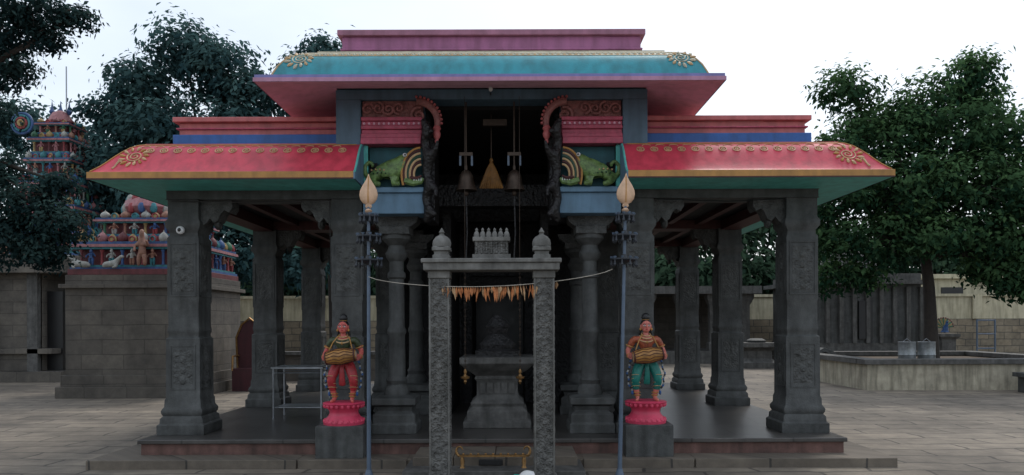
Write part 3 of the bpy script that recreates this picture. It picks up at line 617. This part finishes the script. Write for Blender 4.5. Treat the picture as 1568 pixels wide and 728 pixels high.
for k in range(16):
    an=2*math.pi*k/16
    for zz,rr_ in ((.16,.66),(.38,.56)): g.ell('lotus_petals',PAL[(0,4,5,1)[k%4]],(-8.35+rr_*math.cos(an),17.8+rr_*math.sin(an),z+zz),.09,.09,.13,8,5)
g.skin('standing_deity',PAL[6],[[(-8.05,16.55,3.30,.085),(-8.05,16.55,3.46,.10),(-8.05,16.55,3.58,.05),(-8.05,16.52,3.68,.065),(-8.05,16.55,3.78,.04)],[(-8.05,16.55,3.30,.085),(-8.12,16.53,3.12,.055),(-8.12,16.53,2.94,.035)],[(-8.05,16.55,3.30,.085),(-7.98,16.53,3.12,.055),(-7.98,16.53,2.94,.035)],[(-8.05,16.55,3.46,.10),(-8.2,16.52,3.4,.035),(-8.17,16.44,3.26,.028)],[(-8.05,16.55,3.46,.10),(-7.9,16.52,3.4,.035),(-7.9,16.42,3.52,.028)]],1)
for x,s in ((-9.35,-1),(-7.2,1),(-8.75,1)):
    g.skin('reclining_bull',PAL[5],[[(x,16.5,2.99,.08),(x+s*.14,16.48,3.0,.08),(x+s*.22,16.47,3.09,.055),(x+s*.28,16.45,3.16,.045),(x+s*.35,16.43,3.13,.028)],[(x,16.5,2.99,.08),(x-s*.11,16.5,2.97,.07),(x-s*.16,16.48,2.93,.03)],[(x+s*.14,16.48,3.0,.08),(x+s*.19,16.40,2.92,.03),(x+s*.11,16.38,2.90,.025)]],1)
g.done(bevel=('walls',))
g=G('stone_shrine_hall')
g.box('walls',wallst,-20,-13.3,21.2,26,.3,3.1); g.box('walls',wallst,-20,-12.55,20.9,26,0,.3); g.box('walls',wallst,-20,-12.9,21.05,26,.8,.95)
g.box('cornice',wallst,-20,-12.35,20.75,26,3.1,3.3); g.box('cornice',wallst,-20,-12.5,20.9,26,3.3,3.65)
g.box('doorway',black,-13.32,-12.85,21.5,22.6,.3,2.6); g.box('corner_pilaster',wallst,-13.3,-12.7,24,24.5,.3,3.1)
for x in (-14.9,-13.6,-17): g.box('corner_pilaster',granite_m,x,x+.3,21.05,21.25,.3,3.1)
g.box('cornice',white,-17,-15,20.7,20.9,3.3,3.42)
g.lathe('roof_figures',PAL[6],-14.4,21.1,[(.2,3.65),(.22,3.8),(.12,4.0),(.16,4.15),(.08,4.3),(.1,4.4),(.02,4.55)],10)
g.done(bevel=('walls','cornice'))
g=G('granite_shrine')
for zz,e in ((0,.25),(.25,.12),(.45,.2),(.6,.05)): g.box('base_mouldings',granite_m,11.2-e,15.2+e,27-e,31,zz,zz+(.15 if zz==.45 else .25))
g.box('walls',granite,11.2,15.2,27,31,.8,3.0)
for k in range(9): g.box('pilasters',granite_m,11.2+k*.49,11.2+k*.49+.14,26.9,27.02,.85,2.9)
g.box('niche',black,12.9,13.4,26.93,27.01,1.0,2.4)
g.box('cornice',granite_m,10.9,15.5,26.7,31.3,3.0,3.15); g.box('cornice',granite_m,11.2,15.2,27,31,3.15,3.4)
g.lathe('small_dome',granite_m,13.2,28.5,[(1,3.4),(1.1,3.6),(.9,4.1),(.4,4.4),(.05,4.7)],16)
g.done()
g=G('pillared_hall')
g.box('plinth',granite_m,1.5,9.8,29,32.5,0,.5); g.box('roof_slab',granite_m,1.3,10.0,28.8,32.7,2.75,3.05); g.box('rear_wall',wallst,1.5,9.8,32.3,32.6,.5,2.75)
for k in range(7): g.lathe('columns',granite_m,1.8+k*1.28,29.3,[(.2,.5),(.2,.8),(.15,.85),(.15,2.3),(.2,2.4),(.28,2.6),(.28,2.75)],sq=True)
g.done()

g=G('compound_wall')
g.box('stone_lower',wallst2,-40,45,33,33.4,0,1.75); g.box('rendered_upper',creamw,-40,45,33.05,33.35,1.75,2.75); g.box('coping',creamw,-40,45,32.95,33.45,2.75,2.87)
for k in range(20): g.box('piers',creamw,-38+k*4.2,-37.6+k*4.2,32.9,33.0,1.75,2.75)
g.done()
g=G('plastered_building'); g.box('walls',creamw,18.5,30,34,40,0,3.6); g.box('parapet',creamw,18.3,30.2,33.8,40.2,3.6,3.8)
for k in range(3): g.box('windows',black,20+k*2.6,21+k*2.6,33.96,34.02,2.2,3.2); g.box('window_sills',creamw,19.9+k*2.6,21.1+k*2.6,33.9,34.0,2.1,2.2)
g.done()

g=G('tree_planter')
pw=mat('planter_limewash',(.42,.38,.29),.85,.25,2.5,.3,30,streak=.45)
for (x0,x1,y0,y1) in ((8.7,14.2,17.6,17.9),(8.7,14.2,22.2,22.5),(8.7,9.0,17.9,22.2),(13.9,14.2,17.9,22.2)): g.box('walls',pw,x0,x1,y0,y1,0,.62)
for (x0,x1,y0,y1) in ((8.62,14.28,17.52,18.0),(8.62,14.28,22.1,22.58),(8.62,9.1,18.0,22.1),(13.8,14.28,18.0,22.1)): g.box('coping',granite_m,x0,x1,y0,y1,.62,.74)
g.box('soil',mat('soil',(.12,.085,.055),.95,.3,6),9,13.9,17.9,22.2,.3,.6); g.done(bevel=('coping',))
for x in (10.0,10.48):
    g=G('steel_drum',(x,18.25,.60)); g.lathe('drum',mat('dull_steel',(.3,.32,.33),.4,.25,9,.1,40,metal=.5),0,0,[(.2,0),(.2,.2),(.21,.22),(.2,.24),(.2,.52),(.21,.535),(.19,.54),(.18,.54),(.18,.48)],20); g.tube('handle',steel,[(-.2,0,.46),(0,0,.62),(.2,0,.46)],.01,5); g.done()
g=G('stone_bench',(12.4,16.9,0)); g.box('seat',granite,-.55,.9,-.25,.25,.36,.46); g.box('legs',granite,-.45,-.25,-.2,.2,0,.36); g.box('legs',granite,.55,.75,-.2,.2,0,.36); g.done(bevel=('seat',))
g=G('stone_pedestal',(9.0,26.5,0)); g.lathe('block',granite_m,0,0,[(.62,0),(.62,.2),(.5,.25),(.42,.35),(.42,.6),(.5,.7),(.6,.75),(.6,.9)],sq=True); g.lathe('dish',granite,0,0,[(.3,.9),(.35,.98),(.2,1.05)],16); g.done()
g=G('scroll_balustrade',(9.55,21.7,0)); g.prism('body',granite,[(-.35,0),(.5,0),(.5,.35),(.25,.62),(.05,.8),(-.2,.88),(-.38,.78),(-.44,.6),(-.34,.45),(-.22,.5),(-.26,.62),(-.14,.64),(-.08,.5),(-.2,.3),(-.35,.2)],-.15,.15)
g.ring('scroll',granite_c,(-.2,-.16,.64),.14,.04,(0,1,0)); g.prism('body',granite,[(.503,0),(1.4,0),(1.4,.2),(.503,.35)],-.15,.15); g.done(bevel=('body',))
g=G('metal_railing',(16.3,25.5,0))
for k in range(2): g.tube('posts',steelb,[(k*.62,0,0),(k*.62,0,1.7)],.03,6)
for z in (1.67,1.2,.7): g.tube('rails',steelb,[(0,0,z),(.62,0,z)],.025,6)
g.done()
g=G('peacock_statue',(15.6,26.2,0)); g.lathe('plinth',granite_m,0,0,[(.35,0),(.35,.2),(.25,.3),(.25,1.0),(.35,1.1),(.35,1.2)],sq=True)
g.skin('bird',PAL[0],[[(0,0,1.35,.1),(0,-.1,1.5,.06),(0,-.14,1.62,.035),(0,-.2,1.64,.03)],[(0,0,1.35,.1),(0,0,1.22,.03)]],1)
for k in range(13):
    an=R(10+k*13.3); g.tube('tail_fan',PAL[3] if k%2 else PAL[7],[(0,.08,1.4),(.36*math.cos(an),.1,1.4+.36*math.sin(an))],[.012,.03],5); g.ell('tail_fan',PAL[8],(.36*math.cos(an),.09,1.4+.36*math.sin(an)),.035,.02,.035,7,5)
g.done()
g=G('processional_chair',(-6.3,18.2,0)); cm=mat('chair_maroon',(.07,.015,.02),.6); g.box('seat',cm,-.28,.28,-.25,.25,.0,.55); g.prism('back',cm,[(-.3,.5),(.3,.5),(.32,1.3),(.2,1.62),(0,1.75),(-.2,1.62),(-.32,1.3)],.2,.28)
g.tube('gilt_arch',brass,[(-.3,.18,.5),(-.33,.18,1.3),(-.2,.18,1.62),(0,.18,1.78),(.2,.18,1.62),(.33,.18,1.3),(.3,.18,.5)],.025,6)
for s in (-1,1): g.tube('arms',brass,[(s*.27,.2,.85),(s*.27,-.22,.85),(s*.27,-.25,.5)],.025,6)
g.done()
g=G('low_stone_wall'); g.box('wall',wallst,-7.6,-3.5,21,21.3,0,.75); g.box('coping',granite_m,-7.7,-3.4,20.93,21.37,.75,.84); g.done()

# ---------------------------------------------------------------- trees
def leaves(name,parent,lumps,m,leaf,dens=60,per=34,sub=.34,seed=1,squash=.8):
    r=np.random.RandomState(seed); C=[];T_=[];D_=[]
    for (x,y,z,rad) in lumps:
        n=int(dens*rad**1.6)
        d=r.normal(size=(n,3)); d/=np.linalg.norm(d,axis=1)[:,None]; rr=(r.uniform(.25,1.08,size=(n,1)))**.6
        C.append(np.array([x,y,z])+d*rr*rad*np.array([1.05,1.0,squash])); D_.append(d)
        T_.append(np.clip(.40+.42*d[:,2]*rr[:,0]+r.normal(0,.22,n),0,1))  # top light painted into leaf tone: clumps paler toward each lump's top
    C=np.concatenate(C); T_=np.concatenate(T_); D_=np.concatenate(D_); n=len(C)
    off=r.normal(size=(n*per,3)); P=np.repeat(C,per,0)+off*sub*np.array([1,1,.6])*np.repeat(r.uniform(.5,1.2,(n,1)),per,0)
    tone=np.clip(np.repeat(T_,per)+.16*off[:,2]+r.normal(0,.05,n*per),0,1)  # painted top light again, leaf by leaf within a clump, plus random variation
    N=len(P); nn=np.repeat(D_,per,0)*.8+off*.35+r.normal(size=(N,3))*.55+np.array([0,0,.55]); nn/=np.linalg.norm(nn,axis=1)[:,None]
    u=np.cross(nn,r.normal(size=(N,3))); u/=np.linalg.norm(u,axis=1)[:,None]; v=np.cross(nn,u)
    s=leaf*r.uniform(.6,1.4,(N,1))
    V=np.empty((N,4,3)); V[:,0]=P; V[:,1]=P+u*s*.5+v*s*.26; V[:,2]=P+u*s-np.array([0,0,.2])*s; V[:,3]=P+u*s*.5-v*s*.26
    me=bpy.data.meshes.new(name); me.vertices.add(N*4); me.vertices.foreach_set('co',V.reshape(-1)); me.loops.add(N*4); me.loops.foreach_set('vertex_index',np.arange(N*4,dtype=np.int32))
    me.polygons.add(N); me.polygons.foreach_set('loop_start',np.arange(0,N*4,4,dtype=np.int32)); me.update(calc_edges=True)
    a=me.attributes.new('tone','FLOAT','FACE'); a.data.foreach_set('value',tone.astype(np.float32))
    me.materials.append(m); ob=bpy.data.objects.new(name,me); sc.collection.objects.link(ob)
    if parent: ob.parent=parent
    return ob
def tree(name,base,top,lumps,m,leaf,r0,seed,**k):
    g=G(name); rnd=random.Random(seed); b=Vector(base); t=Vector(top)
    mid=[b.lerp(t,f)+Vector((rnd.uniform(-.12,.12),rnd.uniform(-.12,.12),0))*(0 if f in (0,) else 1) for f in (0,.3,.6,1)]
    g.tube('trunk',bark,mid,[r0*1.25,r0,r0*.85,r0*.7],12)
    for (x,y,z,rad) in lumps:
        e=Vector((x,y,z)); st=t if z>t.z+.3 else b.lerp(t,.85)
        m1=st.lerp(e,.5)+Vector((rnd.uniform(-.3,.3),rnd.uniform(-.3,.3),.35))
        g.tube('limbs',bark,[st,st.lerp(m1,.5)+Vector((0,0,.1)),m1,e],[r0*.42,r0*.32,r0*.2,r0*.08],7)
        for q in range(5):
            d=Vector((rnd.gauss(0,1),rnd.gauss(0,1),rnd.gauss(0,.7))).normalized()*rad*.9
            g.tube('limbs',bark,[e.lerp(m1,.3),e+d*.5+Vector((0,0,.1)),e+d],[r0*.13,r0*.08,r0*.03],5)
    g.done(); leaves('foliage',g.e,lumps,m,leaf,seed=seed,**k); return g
lf1=leafmat('neem_leaves',(.018,.05,.028),(.10,.185,.075)); lf2=leafmat('hazy_leaves',(.03,.068,.075),(.085,.155,.145)); lf3=leafmat('shaded_leaves',(.012,.028,.03),(.05,.09,.08),.25); lf4=leafmat('distant_leaves',(.025,.05,.035),(.07,.12,.07))  # distance haze painted into the hazy leaves, silhouette shade into the shaded ones
RT=[(9.3,20,7.9,.75),(10.3,20.5,7.2,.8),(12.55,20,8.3,.8),(11.6,20.3,7.6,.9),(13.2,20.6,7.6,.8),(10.6,20,6.6,1.0),(9.2,19.8,6.3,.9),(12.2,19.6,6.7,1.1),(13.8,20,6.6,1.1),(14.8,20.5,5.6,1.3),(9.2,19.9,5.1,1.0),(8.7,20,5.8,.6),(10.6,19.4,5.2,1.2),(12.0,19.3,5.1,1.2),(13.4,19.2,5.0,1.2),(9.0,20,4.0,.85),(10.1,19.6,3.8,.9),(11.1,19.2,3.9,.8),(12.3,19.2,3.9,.85),(13.6,19.4,3.7,1.1),(14.9,20,4.0,1.2),(9.0,20.6,3.0,.65),(9.9,20.3,2.9,.55),(13.3,19.3,2.8,.7),(12.9,19.6,3.1,.6),(14.5,19.5,2.9,.8),(12.3,21,5.8,1.2),(10.0,21,5.8,1.1),(11.2,21,4.6,1.0),(13.9,18.9,2.45,.5)]
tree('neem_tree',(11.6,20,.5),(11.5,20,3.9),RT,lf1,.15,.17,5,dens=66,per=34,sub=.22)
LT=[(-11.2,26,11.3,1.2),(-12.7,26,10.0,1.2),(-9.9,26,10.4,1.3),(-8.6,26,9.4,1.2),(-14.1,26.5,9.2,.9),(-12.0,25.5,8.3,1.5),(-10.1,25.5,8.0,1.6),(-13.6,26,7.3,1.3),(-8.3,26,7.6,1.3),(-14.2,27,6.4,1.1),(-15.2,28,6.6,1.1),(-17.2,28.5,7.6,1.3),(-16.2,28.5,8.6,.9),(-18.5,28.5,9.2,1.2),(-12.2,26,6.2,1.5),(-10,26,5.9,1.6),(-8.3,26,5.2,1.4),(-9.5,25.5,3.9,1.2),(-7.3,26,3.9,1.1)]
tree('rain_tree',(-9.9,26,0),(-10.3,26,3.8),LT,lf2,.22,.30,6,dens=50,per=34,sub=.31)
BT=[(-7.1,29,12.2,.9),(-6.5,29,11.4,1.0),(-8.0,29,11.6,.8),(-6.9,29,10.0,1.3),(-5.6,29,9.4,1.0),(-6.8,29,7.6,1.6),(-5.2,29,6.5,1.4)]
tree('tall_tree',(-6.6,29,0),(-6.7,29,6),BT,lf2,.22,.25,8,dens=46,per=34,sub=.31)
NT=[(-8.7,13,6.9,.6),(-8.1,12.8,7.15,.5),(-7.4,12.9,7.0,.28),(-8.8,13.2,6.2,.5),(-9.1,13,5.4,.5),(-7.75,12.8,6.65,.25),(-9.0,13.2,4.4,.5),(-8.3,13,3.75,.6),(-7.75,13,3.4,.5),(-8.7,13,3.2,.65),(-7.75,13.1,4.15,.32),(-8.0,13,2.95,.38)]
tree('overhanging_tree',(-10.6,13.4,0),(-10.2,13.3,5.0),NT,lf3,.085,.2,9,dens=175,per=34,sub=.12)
dl=[]; rr=random.Random(4)
for k in range(34):
    x=-24+k*1.6; dl.append((x,37+rr.uniform(-1,1),rr.uniform(3.4,5.2),rr.uniform(1.6,2.3))); dl.append((x+.8,38,rr.uniform(2.2,3.5),1.8))
    if 10<x<17: dl.append((x,38,rr.uniform(5.5,7.2),1.6))
leaves('distant_trees',None,dl,lf4,.36,dens=16,per=30,sub=.5,seed=3)

# ---------------------------------------------------------------- world and sun
w=bpy.data.worlds.new('World'); sc.world=w; w.use_nodes=True; nt=w.node_tree; bg=nt.nodes['Background']
sky=nt.nodes.new('ShaderNodeTexSky'); sky.sky_type='NISHITA'; sky.sun_disc=False; sky.sun_elevation=R(52); sky.sun_rotation=R(25); sky.dust_density=3; sky.air_density=1.2; sky.ozone_density=1.5
tc=nt.nodes.new('ShaderNodeTexCoord'); mp=nt.nodes.new('ShaderNodeMapping'); mp.inputs['Scale'].default_value=(1.2,1.2,3); nt.links.new(tc.outputs['Generated'],mp.inputs[0])
nz=nt.nodes.new('ShaderNodeTexNoise'); nz.inputs['Scale'].default_value=1.6; nz.inputs['Detail'].default_value=6; nt.links.new(mp.outputs[0],nz.inputs['Vector'])
cr=nt.nodes.new('ShaderNodeValToRGB'); cr.color_ramp.elements[0].position=.3; cr.color_ramp.elements[0].color=(.4,.4,.4,1); cr.color_ramp.elements[1].position=.7; cr.color_ramp.elements[1].color=(.9,.9,.9,1); nt.links.new(nz.outputs['Fac'],cr.inputs[0])
mx=nt.nodes.new('ShaderNodeMix'); mx.data_type='RGBA'; nt.links.new(cr.outputs[0],mx.inputs[0]); nt.links.new(sky.outputs[0],mx.inputs[6]); mx.inputs[7].default_value=(7.5,8.15,8.9,1)
nt.links.new(mx.outputs[2],bg.inputs['Color']); bg.inputs['Strength'].default_value=.143
sl=bpy.data.lights.new('sun','SUN'); sl.energy=1.3; sl.angle=R(14); sl.color=(1,.95,.88); so=bpy.data.objects.new('sun',sl); sc.collection.objects.link(so)
el,az=R(52),R(25); d=Vector((math.sin(az)*math.cos(el),math.cos(az)*math.cos(el),math.sin(el))); so.rotation_euler=d.to_track_quat('Z','Y').to_euler(); so.location=(5,5,20)
sc.view_settings.view_transform='Standard'; sc.view_settings.look='None'; sc.view_settings.exposure=0
cd=bpy.data.cameras.new('camera'); co=bpy.data.objects.new('camera',cd); sc.collection.objects.link(co); sc.camera=co
cd.sensor_width=36; cd.lens=25.95; cd.shift_y=.083; cd.clip_end=1000
co.location=(.236,0,1.65); co.rotation_euler=(R(90),R(.2),0)
